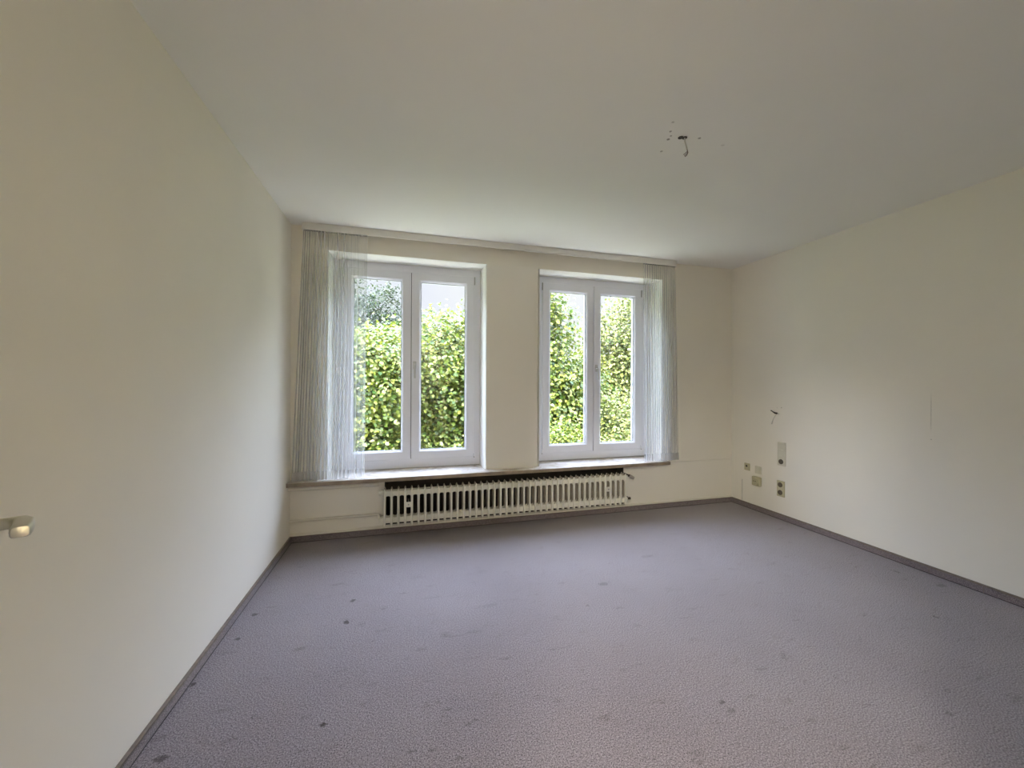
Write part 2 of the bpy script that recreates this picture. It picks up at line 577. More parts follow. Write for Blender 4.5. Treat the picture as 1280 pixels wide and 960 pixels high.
M_bounce = paint('pale_bounce_paving', (0.52, 0.51, 0.46), 0.9, var=0.12, scale=2)  # unseen pale terrace, added to bounce sunlight up to the ceiling
struct(obj('ground_bounce_terrace', box(-9, 15, YO, 6.6, -3.2, -3.12), M_bounce))

# carpet-covered skirting with a brown cap strip, white cable duct above it on the window wall
def skirting(side, x0, x1, y0, y1, capbox):
    b = struct(obj('baseboard_' + side, box(x0, x1, y0, y1, 0.0, 0.046), M_cstrip))
    obj('cap_strip', box(*capbox, bev=0.0015), M_edge, b)
    g = 0.0006
    obj('painted_shadow_line', box(x0 - g if side == 'right' else x0, x1 + g if side == 'left' else x1, y0 - g if side == 'back' else y0, y1, 0.0, 0.004), M_foot_shadow, b)  # contact shadow at the skirting foot, painted as a dark strip
    return b
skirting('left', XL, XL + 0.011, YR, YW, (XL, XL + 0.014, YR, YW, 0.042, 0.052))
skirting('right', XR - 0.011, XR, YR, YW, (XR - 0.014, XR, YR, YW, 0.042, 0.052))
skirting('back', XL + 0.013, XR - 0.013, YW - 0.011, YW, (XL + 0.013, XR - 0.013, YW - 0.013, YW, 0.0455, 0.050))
struct(obj('trim_1', box(XL, XR, YW - 0.012, YW, 0.0505, 0.072, bev=0.003), M_trunk))
# joints in the right skirting
for y in (1.72, 1.47):
    j = struct(obj('trim_2', box(XR - 0.0125, XR - 0.0108, y - 0.0015, y + 0.0015, 0.001, 0.046), M_edge))

# carpet stains, tracks and burn marks
add_marks(M_carpet, [
    (-0.772, 2.352, 0, 0.020, 0.015, .1, 0.7), (-0.779, 2.147, 0, 0.016, 0.013, .1, 0.7), (-0.286, 2.356, 0, 0.016, 0.016, .1, 0.75), (-0.292, 2.152, 0, 0.017, 0.017, .1, 0.9),
    (-0.284, 1.529, 0, 0.016, 0.012, .1, 0.9), (-0.836, 1.874, 0, 0.012, 0.011, .1, 0.8), (-0.772, 1.528, 0, 0.024, 0.013, .1, 0.7), (-0.544, 1.63, 0, 0.009, 0.010, .1, 0.5),
    (0.988, 1.966, 0, 0.010, 0.012, .1, 0.5), (1.186, 2.155, 0, 0.034, 0.020, .1, 0.35), (1.193, 1.232, 0, 0.015, 0.009, .1, 0.6), (1.2, 1.192, 0, 0.028, 0.012, .1, 0.3),
    (2.742, 1.389, 0, 0.010, 0.014, .1, 0.7), (3.208, 1.596, 0, 0.040, 0.020, .1, 0.4), (1.449, 0.968, 0, 0.030, 0.008, .1, 0.2), (0.949, 1.088, 0, 0.040, 0.009, .1, 0.2),
    (1.985, 0.965, 0, 0.012, 0.014, .1, 0.4), (3.156, 1.789, 0, 0.014, 0.018, .1, 0.5), (0.025, 1.338, 0, 0.018, 0.007, .1, 0.4), (0.09, 1.326, 0, 0.019, 0.007, .1, 0.35),
    (0.178, 1.274, 0, 0.020, 0.008, .1, 0.35), (0.223, 1.395, 0, 0.022, 0.009, .1, 0.3), (0.255, 1.404, 0, 0.013, 0.007, .1, 0.35), (0.159, 1.473, 0, 0.014, 0.007, .1, 0.4),
    (0.076, 1.842, 0, 0.030, 0.012, .1, 0.25), (0.331, 1.905, 0, 0.052, 0.011, .1, 0.2), (0.151, 2.273, 0, 0.065, 0.009, .1, 0.2), (0.082, 2.53, 0, 0.062, 0.018, .1, 0.12),
    (0.448, 2.111, 0, 0.067, 0.016, .1, 0.15)], (0.035, 0.025, 0.02), 0.03, 70)

# ceiling and wall marks are placed further down with their things

# ------------------------------------------------------------------ windows
def frame_ring(bm, x0, x1, z0, z1, w, y0, y1, wb=None, wt=None, bev=0.003):
    wb = wb or w
    wt = wt or w
    add_box(bm, x0, x0 + w, y0, y1, z0, z1, bev)
    add_box(bm, x1 - w, x1, y0, y1, z0, z1, bev)
    add_box(bm, x0 + w - 0.002, x1 - w + 0.002, y0, y1, z0, z0 + wb, bev)
    add_box(bm, x0 + w - 0.002, x1 - w + 0.002, y0, y1, z1 - wt, z1, bev)

def ring_face(bm, x0, x1, z0, z1, w, yf, yb, slope):
    """mitred sash profile: flat face, chamfer towards the glass"""
    loops = []
    for (ins, y) in ((0, yb), (0, yf + 0.004), (0.004, yf), (w - slope, yf), (w - slope * 0.35, yf + 0.010), (w, yf + 0.016), (w, yb)):
        loops.append([bm.verts.new(p) for p in ((x0 + ins, y, z0 + ins), (x1 - ins, y, z0 + ins), (x1 - ins, y, z1 - ins), (x0 + ins, y, z1 - ins))])
    loops.append(loops[0])
    for a, b in zip(loops, loops[1:]):
        for k in range(4):
            bm.faces.new((a[k], a[(k + 1) % 4], b[(k + 1) % 4], b[k]))
    bmesh.ops.recalc_face_normals(bm, faces=bm.faces[:])

SZ0, SZ1 = 0.566, 2.226
def window(name, w, handle_sash):
    root = struct(empty(name, (0, 0, 0)))
    bm = bmesh.new()
    frame_ring(bm, w['b0'], w['b1'], SILL_Z, NT, w['s0'] - w['b0'] + 0.012, 3.55, 3.625, wb=SZ0 - SILL_Z + 0.012, wt=NT - SZ1 + 0.012)
    obj('window_frame', bm, M_pvc, root)
    lining(w, root)
    # shadow joint below the frame
    obj('sill_joint', box(w['b0'], w['b1'], 3.546, 3.552, SILL_Z - 0.0005, SILL_Z + 0.006), M_hinge, root)
    for i, (a, b) in enumerate(((w['s0'], w['sm'] - 0.0025), (w['sm'] + 0.0025, w['s1']))):
        bm = bmesh.new()
        ring_face(bm, a, b, SZ0, SZ1, 0.083, 3.530, 3.572, 0.016)
        sash = obj('sash', bm, M_pvc, root)
        bm = bmesh.new()
        frame_ring(bm, a + 0.0828, b - 0.0828, SZ0 + 0.0828, SZ1 - 0.0828, 0.003, 3.549, 3.556, bev=0)
        obj('rubber_seal', bm, M_gasket, sash)
        # outer lip of the sash, outside the pane
        bm = bmesh.new()
        frame_ring(bm, a + 0.055, b - 0.055, SZ0 + 0.055, SZ1 - 0.055, 0.026, 3.5725, 3.590, bev=0.002)
        obj('outer_bead', bm, M_pvc, sash)
        obj('glass_pane', box(a + 0.080, b - 0.080, 3.557, 3.563, SZ0 + 0.080, SZ1 - 0.080), M_glass, sash)
    # dark seam between the two sashes
    obj('seam_strip', box(w['sm'] - 0.002, w['sm'] + 0.002, 3.545, 3.60, SZ0 + 0.004, SZ1 - 0.004), M_gasket, root)
    # handle: oval rose, neck, drop lever
    hx = w['sm'] + 0.030
    bm = bmesh.new()
    add_box(bm, hx - 0.014, hx + 0.014, 3.521, 3.531, 1.365, 1.435, bev=0.006, seg=3)
    h = obj('window_handle', bm, M_handle_w, root, smooth=True)
    bm = tube([(hx, 3.523, 1.40), (hx, 3.497, 1.40), (hx, 3.485, 1.394), (hx, 3.482, 1.38), (hx, 3.481, 1.33), (hx, 3.484, 1.285)],
              [0.0085, 0.0085, 0.009, 0.0095, 0.010, 0.0085], 12, ry=0.7)
    obj('lever', bm, M_handle_w, h, smooth=True)
    # hinges on the outer edges
    for (xx) in (w['s0'] - 0.004, w['s1'] + 0.004):
        obj('hinge', tube([(xx, 3.528, SZ1 - 0.075), (xx, 3.528, SZ1 - 0.004)], 0.006, 12), M_hinge, root, smooth=True)
        bm = tube([(xx, 3.526, SZ0 + 0.002), (xx, 3.526, SZ0 + 0.034)], 0.0085, 12)
        obj('hinge', bm, M_pvc, root, smooth=True)
        obj('hinge_pin', tube([(xx, 3.526, SZ0 - 0.006), (xx, 3.526, SZ0 + 0.002)], 0.006, 12), M_hinge, root, smooth=True)
    return root
window('window_1', W1, 1)
window('window_2', W2, 1)

# ------------------------------------------------------------------ window sill
bm = bmesh.new()
add_box(bm, XL, 2.50, 3.2295, YW, SILL_Z - 0.030, SILL_Z)
for w in (W1, W2):
    add_box(bm, w['n0'] - 0.003, w['n1'] + 0.003, YW - 0.005, 3.60, SILL_Z - 0.03, SILL_Z - 0.0002)
sill = tag(obj('window_sill', bm, M_marble), 'long beige marble window sill running under both windows above the radiator', 'window sill')

obj('front_edge', box(XL, 2.5005, 3.2225, 3.2295, SILL_Z - 0.031, SILL_Z - 0.001, bev=0.002), paint('brown_marble_edge', (0.27, 0.215, 0.15), 0.35, var=0.3, scale=9), sill)

# ------------------------------------------------------------------ radiator
RX0, PITCH, NSEC = -0.158, 0.05237, 42
RZ0, RZ1 = 0.112, 0.402
RYF, RYB = 3.185, 3.285
def section_mesh():
    bm = bmesh.new()
    h = PITCH / 2
    # three upright tubes one behind another, front one proud and narrow
    for (yc, rx, ry_) in ((RYF + 0.014, 0.0095, 0.014), (RYF + 0.050, 0.0095, 0.012), (RYB - 0.014, 0.0095, 0.014)):
        n = 14
        prof = [(RZ0, 0.25), (RZ0 + 0.004, 0.7), (RZ0 + 0.014, 1.0), (RZ1 - 0.022, 1.0), (RZ1 - 0.008, 0.62), (RZ1, 0.18)]
        rings = []
        for z, s in prof:
            rings.append([bm.verts.new((rx * s * math.cos(2 * PI * k / n), yc + ry_ * (0.35 + 0.65 * s) * math.sin(2 * PI * k / n), z)) for k in range(n)])
        for a, b in zip(rings, rings[1:]):
            for k in range(n):
                bm.faces.new((a[k], a[(k + 1) % n], b[(k + 1) % n], b[k]))
        bm.faces.new(rings[0][::-1])
        bm.faces.new(rings[-1])
    # pressed webs that join neighbours at head and foot, arched towards the slot
    def web(zo, zi, y0, y1):
        pts = [(-h, zo)] + [(h, zo)]
        k = 7
        for i in range(k + 1):                      # right half of the arch
            a = PI / 2 * i / k
            pts.append((h - (h - 0.006) * math.sin(a), zi + (zo - zi) * 0.0 + (-(0.018) if zo > zi else 0.018) * (1 - math.cos(a))))
        for i in range(k, -1, -1):
            a = PI / 2 * i / k
            pts.append((-h + (h - 0.006) * math.sin(a), zi + (-(0.018) if zo > zi else 0.018) * (1 - math.cos(a))))
        add_prism(bm, pts, 'y', y0, y1)
    web(RZ1 - 0.020, RZ1 - 0.056, RYF + 0.018, RYF + 0.034)
    web(RZ0 + 0.020, RZ0 + 0.062, RYF + 0.018, RYF + 0.034)
    web(RZ1 - 0.020, RZ1 - 0.056, RYB - 0.034, RYB - 0.018)
    web(RZ0 + 0.020, RZ0 + 0.062, RYB - 0.034, RYB - 0.018)
    # hub tubes
    for z in (RZ1 - 0.038, RZ0 + 0.040):
        add_tube(bm, [(-h, RYF + 0.05, z), (h, RYF + 0.05, z)], 0.016, 12)
    me = bpy.data.meshes.new('section')
    bm.normal_update()
    bm.to_mesh(me)
    bm.free()
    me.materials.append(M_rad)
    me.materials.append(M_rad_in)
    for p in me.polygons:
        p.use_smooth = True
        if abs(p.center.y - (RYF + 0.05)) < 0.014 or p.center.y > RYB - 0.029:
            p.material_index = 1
    me.set_sharp_from_angle(angle=math.radians(40))
    return me
rad = tag(empty('radiator', (RX0 + PITCH * (NSEC - 1) / 2, 3.235, 0.0)),
          'long low cream ribbed radiator under the marble window sill', 'radiator')
sec = section_mesh()
for i in range(NSEC):
    o = bpy.data.objects.new('section', sec)
    COL.objects.link(o)
    o.parent = rad
    o.location = (RX0 + PITCH * i - rad.location.x, 0 - rad.location.y, 0)
def radpart(name, bm, mat, smooth=False):
    o = obj(name, bm, mat, rad, smooth)
    o.matrix_parent_inverse = Matrix.Translation(-rad.location)
    return o
for gap in (3.5, 37.5):
    x = RX0 + PITCH * gap
    bm = bmesh.new()
    add_box(bm, x - 0.021, x + 0.021, RYF + 0.003, RYF + 0.010, 0.250, 0.292, bev=0.002)
    br = radpart('bracket', bm, M_rad)
    o = obj('screw', tube([(x, RYF + 0.0035, 0.271), (x, RYF - 0.001, 0.271)], 0.006, 10), M_hinge, br, True)
    bm = box(x - 0.004, x + 0.004, RYF + 0.008, YW - 0.001, 0.262, 0.280)
    obj('bracket_arm', bm, M_rad, br)
xe = RX0 + PITCH * (NSEC - 1) + PITCH / 2 - 0.01
xs = RX0 - PITCH / 2 + 0.01
for z in (RZ1 - 0.038, RZ0 + 0.040):
    radpart('end_plug', tube([(xs, RYF + 0.05, z), (xs - 0.030, RYF + 0.05, z)], [0.021, 0.019], 8), M_rad)
# valves on the right
zt, zb = RZ1 - 0.030, RZ0 + 0.045
yv = RYF + 0.05
v = radpart('thermostat_valve', tube([(xe, yv, zt), (xe + 0.022, yv, zt), (xe + 0.026, yv, zt), (xe + 0.05, yv, zt)], [0.016, 0.016, 0.011, 0.012], 12), M_valve, True)
obj('valve_knob', tube([(xe + 0.045, yv, zt), (xe + 0.060, yv - 0.004, zt - 0.010), (xe + 0.088, yv - 0.010, zt - 0.024)], [0.013, 0.017, 0.014], 16), M_knob, v, True)
obj('valve_elbow', tube([(xe + 0.040, yv, zt), (xe + 0.042, yv + 0.03, zt), (xe + 0.042, YW - 0.001, zt)], 0.010, 10), M_valve, v, True)
v = radpart('return_valve', tube([(xe, yv, zb), (xe + 0.018, yv, zb), (xe + 0.03, yv, zb), (xe + 0.055, yv, zb)], [0.016, 0.014, 0.010, 0.013], 12), M_valve, True)
obj('valve_elbow', tube([(xe + 0.044, yv, zb), (xe + 0.044, yv + 0.03, zb), (xe + 0.044, YW - 0.001, zb)], 0.009, 10), M_valve, v, True)

# pipes to the radiator, left
tag(obj('heating_pipe', tube([(XL, 3.290, 0.424), (xs - 0.028, 3.290, 0.424)], 0.017, 16), M_pipe, None, True),
    'upper cream painted heating pipe directly beneath the window sill, left of the radiator', 'pipe', None)
bm = tube([(XL, 3.315, 0.172), (xs - 0.045, 3.315, 0.172), (xs - 0.030, 3.305, 0.168), (xs - 0.022, RYF + 0.06, 0.155)], 0.011, 16)
tag(obj('heating_pipe', bm, M_pipe, None, True),
    'lower cream painted heating pipe near the skirting, left of the radiator', 'pipe', None)

# ------------------------------------------------------------------ curtain rail
rail = empty('curtain_rail', (0.9, 3.29, ZC))
tag(rail, 'long white curtain rail fixed to the ceiling above both windows', 'curtain rail')
bm = bmesh.new()
rz0 = ZC - 0.055
X0r, X1r = -0.775, 2.600
poly = []
for k in range(7):
    a = PI / 2 * k / 6
    poly.append((X0r + 0.035 - 0.035 * math.cos(a), 3.252 + 0.035 - 0.035 * math.sin(a)))
for k in range(7):
    a = PI / 2 * k / 6
    poly.append((X1r - 0.035 + 0.035 * math.sin(a), 3.252 + 0.035 - 0.035 * math.cos(a)))
inner = [(x + (0.006 if x < 0.9 else -0.006), y + 0.006) for x, y in poly]
ring = [(X0r, YW - 0.004)] + poly + [(X1r, YW - 0.004)] + [(X1r - 0.006, YW - 0.004)] + inner[::-1] + [(X0r + 0.006, YW - 0.004)]
add_prism(bm, ring, 'z', rz0, ZC)
def rpart(name, bm, mat, smooth=False):
    o = obj(name, bm, mat, rail, smooth)
    o.matrix_parent_inverse = Matrix.Translation(-rail.location)
    return o
rpart('valance', bm, M_rail, True)
bm = bmesh.new()
add_box(bm, X0r + 0.006, X1r - 0.006, 3.262, YW - 0.004, ZC - 0.016, ZC)
for y in (3.268, 3.290, 3.312):
    add_box(bm, X0r + 0.012, X1r - 0.012, y - 0.002, y + 0.002, ZC - 0.024, ZC - 0.015)
rpart('track', bm, M_rail)

# ------------------------------------------------------------------ curtains
def curtain(name, top, bot, ztop, zbot, npl, seed, label, dense_left=True, lift=0.0):
    rnd = random.Random(seed)
    root = empty(name, ((bot[0] + bot[1]) / 2, 3.28, zbot))
    tag(root, label, 'curtain')
    ns, nz = npl * 12, 40
    # irregular pleats: phase grows unevenly, amplitude differs per pleat
    ph = [0.0]
    for i in range(ns):
        ph.append(ph[-1] + (0.6 + 0.8 * rnd.random()) * 2 * PI * npl / ns)
    amps = [0.55 + 0.6 * rnd.random() for _ in range(npl + 12)]
    drift = [rnd.uniform(-1, 1) for _ in range(npl + 12)]
    def P(i, z):
        s = i / ns
        t = (ztop - z) / (ztop - zbot)
        xl = top[0] + (bot[0] - top[0]) * t
        xr = top[1] + (bot[1] - top[1]) * t
        q = s ** 1.25 if dense_left else 1 - (1 - s) ** 1.15
        k = ph[i] / (2 * PI)
        a = amps[int(k) % len(amps)]
        fade = 1.0 - 0.65 * max(0, (s - 0.72) / 0.28) if dense_left else 1.0 - 0.5 * max(0, (0.28 - s) / 0.28)
        amp = (0.006 + 0.012 * min(1, t * 2.5)) * a * fade
        x = xl + (xr - xl) * q + 0.0055 * math.sin(2 * ph[i] + 0.6) * min(1, t * 4 + 0.3) * fade
        x += 0.004 * drift[int(k) % len(drift)] * t
        y = 3.281 + amp * math.sin(ph[i] + 0.35 * math.sin(3 * t + k))
        y += 0.004 * math.sin(5 * t + s * 9) * t - 0.004 * t
        return (x, y, z)
    def sheet(z0, z1, n):
        bm = bmesh.new()
        rows = []
        for j in range(n + 1):
            z = z0 + (z1 - z0) * j / n
            rows.append([bm.verts.new(P(i, z)) for i in range(ns + 1)])
        for a, b in zip(rows, rows[1:]):
            for i in range(ns):
                bm.faces.new((a[i], a[i + 1], b[i + 1], b[i]))
        return bm
    hem = zbot + 0.070
    for nm, z0, z1, n, mt in (('heading_tape', ztop, ztop - 0.028, 3, M_sheer_hem), ('drape', ztop - 0.028, hem, nz, M_sheer), ('hem', hem, zbot, 4, M_sheer_hem)):
        o = obj(nm, sheet(z0, z1, n), mt, root, True)
        o.matrix_parent_inverse = Matrix.Translation(-root.location)
    return root
curtain('sheer_curtain', (-0.765, -0.300), (-0.835, -0.318), ZC - 0.030, SILL_Z + 0.003, 21, 4,
        'sheer white voile curtain gathered at the left end of the rail', True)
curtain('sheer_curtain', (2.222, 2.585), (2.240, 2.630), ZC - 0.030, SILL_Z + 0.003, 17, 9,
        'sheer white voile curtain gathered at the right end of the rail', False)

# ------------------------------------------------------------------ sockets on the right wall
def rounded_plate(y0, y1, z0, z1, t0, t1, bev=0.004):
    return box(XR - t1, XR - t0, y0, y1, z0, z1, bev=bev, seg=3)
def disc(y, z, r, x0, x1, n=24, r2=None):
    return tube([(x0, y, z), (x1, y, z)], [r, r2 if r2 is not None else r], n)
def dish(y, z, r, xface, depth):
    """round recess of a schuko socket: raised rim, sunk floor"""
    bm = bmesh.new()
    n = 28
    prof = [(r + 0.003, 0.0), (r + 0.002, -0.0025), (r, -0.0025), (r - 0.001, -0.0006), (0.0, -0.0006)]
    rings = []
    for rr, dx in prof[:-1]:
        rings.append([bm.verts.new((xface + dx, y + rr * math.cos(2 * PI * k / n), z + rr * math.sin(2 * PI * k / n))) for k in range(n)])
    for a, b in zip(rings, rings[1:]):
        for k in range(n):
            bm.faces.new((a[k], a[(k + 1) % n], b[(k + 1) % n], b[k]))
    bm.faces.new(rings[-1])
    bmesh.ops.recalc_face_normals(bm, faces=bm.faces[:])
    return bm
def local(root):
    def f(name, bm, mat, smooth=False, parent=None):
        o = obj(name, bm, mat, parent or root, smooth)
        if parent is None:
            o.matrix_parent_inverse = Matrix.Translation(-root.location)
        return o
    return f
def socket_face(f, y, z, r, xf):
    d = f('socket_well', dish(y, z, r, xf, 0.01), M_hole_soft, True)
    for s in (-1, 1):
        obj('pin_hole', disc(y + s * 0.0095, z, 0.0032, xf + 0.001, xf - 0.0012, 10), M_hole, d)
    return d
M_hole_soft = paint('shaded_socket_cup', (0.10, 0.08, 0.05), 0.5)

# antenna outlet
r = tag(empty('antenna_socket', (XR, 3.132, 0.410)), 'small aged cream antenna outlet with one dark opening, leftmost on the right wall', 'socket')
f = local(r)
f('cover_plate', rounded_plate(3.100, 3.164, 0.374, 0.446, 0, 0.009), M_plate)
f('opening', disc(3.135, 0.418, 0.011, XR - 0.008, XR - 0.0105, 18), M_hole, True)
# blank pale plate
r = tag(empty('wall_switch', (XR, 3.006, 0.405)), 'pale square wall switch plate right of the antenna outlet and above the round socket', 'switch')
f = local(r)
f('cover_plate', rounded_plate(2.970, 3.042, 0.366, 0.440, 0, 0.008), M_plate_w)
f('rocker', rounded_plate(2.984, 3.028, 0.380, 0.426, 0.006, 0.012, 0.003), M_plate_w)
# surface socket box
r = tag(empty('surface_socket', (XR, 3.022, 0.294)), 'bulky surface mounted socket with two black pin holes, below the pale switch', 'socket')
f = local(r)
f('housing', rounded_plate(2.968, 3.052, 0.250, 0.338, 0, 0.036, 0.006), M_plate)
bm = disc(3.012, 0.295, 0.031, XR - 0.034, XR - 0.043, 30, 0.029)
f('socket_rim', bm, M_plate, True)
for s in (-1, 1):
    f('pin_hole', disc(3.012 + s * 0.0095, 0.296, 0.0048, XR - 0.042, XR - 0.0438, 12), M_hole)
# triple vertical
r = tag(empty('wall_outlet_strip', (XR, 2.764, 0.605)), 'tall pale vertical triple plate with two blanks over one dark socket', 'socket')
f = local(r)
f('cover_plate', rounded_plate(2.722, 2.802, 0.494, 0.712, 0, 0.009), M_plate_w)
for z in (0.676, 0.604):
    f('rocker', rounded_plate(2.738, 2.786, z - 0.026, z + 0.026, 0.007, 0.012, 0.003), M_plate_w)
socket_face(f, 2.764, 0.533, 0.020, XR - 0.0095)
# double vertical
r = tag(empty('wall_outlet_strip', (XR, 2.768, 0.283)), 'short aged cream vertical double socket low on the right wall, beneath the tall triple plate', 'socket')
f = local(r)
f('cover_plate', rounded_plate(2.730, 2.806, 0.210, 0.356, 0, 0.010), M_plate)
for z in (0.319, 0.248):
    socket_face(f, 2.770, z, 0.020, XR - 0.0105)
# thin surface cable down to the skirting
tag(obj('surface_cable', tube([(XR - 0.004, 3.193, 0.052), (XR - 0.004, 3.193, 0.262), (XR - 0.001, 3.192, 0.270)], 0.004, 10), M_wire, None, True),
    'thin beige cable running up the right wall from the skirting near the corner', 'cable')
# wires left from a removed wall lamp
r = tag(empty('wall_cable_stub', (XR, 2.815, 0.975)), 'loose black and grey wires sticking out of a hole in the right wall', 'cable')
f = local(r)
f('black_wire', tube([(XR + 0.004, 2.812, 0.974), (XR - 0.014, 2.822, 0.977), (XR - 0.020, 2.842, 0.990), (XR - 0.014, 2.862, 0.998)], [0.009, 0.008, 0.004, 0.005], 10), M_hole, True)
f('grey_wire', tube([(XR + 0.004, 2.810, 0.972), (XR - 0.012, 2.800, 0.973), (XR - 0.016, 2.780, 0.970)], [0.0025, 0.0025, 0.004], 8), M_wire, True)
f('grey_wire', tube([(XR + 0.004, 2.815, 0.968), (XR - 0.010, 2.818, 0.960), (XR - 0.012, 2.842, 0.915), (XR - 0.006, 2.862, 0.872)], [0.0022, 0.0022, 0.0022, 0.005], 8), M_wire, True)

add_marks(M_wall_r, [
    (XR, 1.718, 1.062, .02, .0022, .14, .35), (XR, 1.717, 0.885, .02, .004, .004, .5),
    (XR, 2.768, 1.031, .02, .004, .006, .7), (XR, 2.812, 1.026, .02, .005, .004, .3),
], (0.10, 0.08, 0.06), 0.003, 90)

# ------------------------------------------------------------------ lamp outlet in the ceiling
LX, LY = 1.331, 1.621
r = tag(empty('ceiling_lamp_cable', (LX, LY, ZC)), 'short grey lamp cable with bare ends hanging from a hole in the ceiling', 'cable')
f = local(r)
bm = bmesh.new()
add_tube(bm, [(LX - 0.020, LY + 0.004, ZC + 0.002), (LX - 0.020, LY + 0.004, ZC - 0.0015)], 0.013, 16)
add_tube(bm, [(LX, LY, ZC + 0.002), (LX, LY, ZC - 0.002)], 0.012, 16)
f('outlet_hole', bm, M_hole, True)
f('cable', tube([(LX, LY, ZC + 0.003), (LX + 0.002, LY, ZC - 0.018), (LX + 0.007, LY - 0.004, ZC - 0.045), (LX + 0.010, LY - 0.006, ZC - 0.062)], 0.0035, 10), M_wire, True)
bm = bmesh.new()
for dx, dz in ((0.0, 0.0), (-0.006, 0.004), (0.003, -0.004)):
    add_tube(bm, [(LX + 0.010, LY - 0.006, ZC - 0.061), (LX + 0.012 + dx * 0.3, LY - 0.008, ZC - 0.074 + dz), (LX + 0.001 + dx, LY - 0.010, ZC - 0.090 + dz), (LX - 0.010 + dx, LY - 0.012, ZC - 0.098 + dz)], 0.0018, 8)
f('bare_ends', bm, M_copper, True)
add_marks(M_ceil, [
    (1.232, 1.600, ZC, .008, .008, .05, .6), (1.262, 1.655, ZC, .009, .009, .05, .7),
    (1.257, 1.628, ZC, .007, .007, .05, .5), (1.405, 1.605, ZC, .009, .008, .05, .6), (1.20, 1.54, ZC, .009, .008, .05, .35),
    (1.292, 1.75, ZC, .008, .008, .05, .5), (1.56, 1.62, ZC, .012, .008, .05, .2),
], (0.12, 0.10, 0.08), 0.006, 80)

# ------------------------------------------------------------------ open door with lever
TH = math.radians(33)
u = Vector((-math.sin(TH), math.cos(TH), 0))
nl = Vector((-math.cos(TH), -math.sin(TH), 0))
tip = Vector((-0.497, 0.672, 1.0385))
edge = tip + u * 0.13 + nl * 0.05
hinge = edge - u * 0.86
door = struct(empty('door_1', (hinge.x, hinge.y, 0)))
# local frame: +x along the leaf, +y away from the camera side (left), z up
door.rotation_euler = (0, 0, math.atan2(u.y, u.x))
dl = 0.86
bm = box(0, dl, 0.0, 0.040, 0.008, 2.0, bev=0.002)
obj('door_leaf', bm, M_door, door)
# handle on the face towards the room camera (local -y)
bm = box(dl - 0.085, dl - 0.047, -0.008, 0.0, 0.86, 1.09, bev=0.004, seg=3)
pl = obj('door_handle', bm, M_nickel, door, True)
zc = 1.0385
pts = [(dl - 0.066, 0, zc), (dl - 0.066, -0.036, zc), (dl - 0.072, -0.047, zc), (dl - 0.085, -0.051, zc), (dl - 0.11, -0.051, zc), (dl - 0.124, -0.050, zc), (dl - 0.129, -0.050, zc), (dl - 0.1305, -0.050, zc)]
bm = bmesh.new()
prev = None
for i, p in enumerate(pts):
    hw = [0.008, 0.008, 0.009, 0.010, 0.010, 0.0100, 0.008, 0.003][i]
    hh = [0.008, 0.008, 0.009, 0.009, 0.009, 0.0090, 0.007, 0.0025][i]
    a = Vector(pts[max(0, i - 1)]); b = Vector(pts[min(len(pts) - 1, i + 1)])
    d = (b - a).normalized()
    s = d.cross(Vector((0, 0, 1))).normalized()
    ring = []
    for k in range(16):
        an = 2 * PI * k / 16
        ca, sa = math.cos(an), math.sin(an)
        e = 0.55
        ring.append(bm.verts.new(Vector(p) + s * hw * math.copysign(abs(ca) ** e, ca) + Vector((0, 0, 1)) * hh * math.copysign(abs(sa) ** e, sa)))
    if prev:
        for k in range(16):
            bm.faces.new((prev[k], prev[(k + 1) % 16], ring[(k + 1) % 16], ring[k]))
    else:
        bm.faces.new(ring[::-1])
    prev = ring
bm.faces.new(prev)
bmesh.ops.recalc_face_normals(bm, faces=bm.faces[:])
obj('lever', bm, M_nickel, pl, True)

# ------------------------------------------------------------------ unseen hall lamp, added as fill light for the room
hl = tag(empty('hallway_fill_lamp', (-0.5, -0.9, ZC)), 'round fill lamp added in the unseen hallway behind the door', 'lamp')
f = local(hl)
f('base', tube([(-0.5, -0.9, ZC), (-0.5, -0.9, ZC - 0.03)], 0.07, 24), M_rail, True)
m, t, p, out = new_mat('fill_lamp_glow')
p.inputs['Base Color'].default_value = (0.9, 0.88, 0.82, 1)
p.inputs['Emission Color'].default_value = (1.0, 0.95, 0.86, 1)
p.inputs['Emission Strength'].default_value = HALL_FILL
bm = bmesh.new()
bmesh.ops.create_uvsphere(bm, u_segments=28, v_segments=16, radius=0.13, matrix=Matrix.Translation((-0.5, -0.9, ZC - 0.13)))
f('fill_globe', bm, m, True)

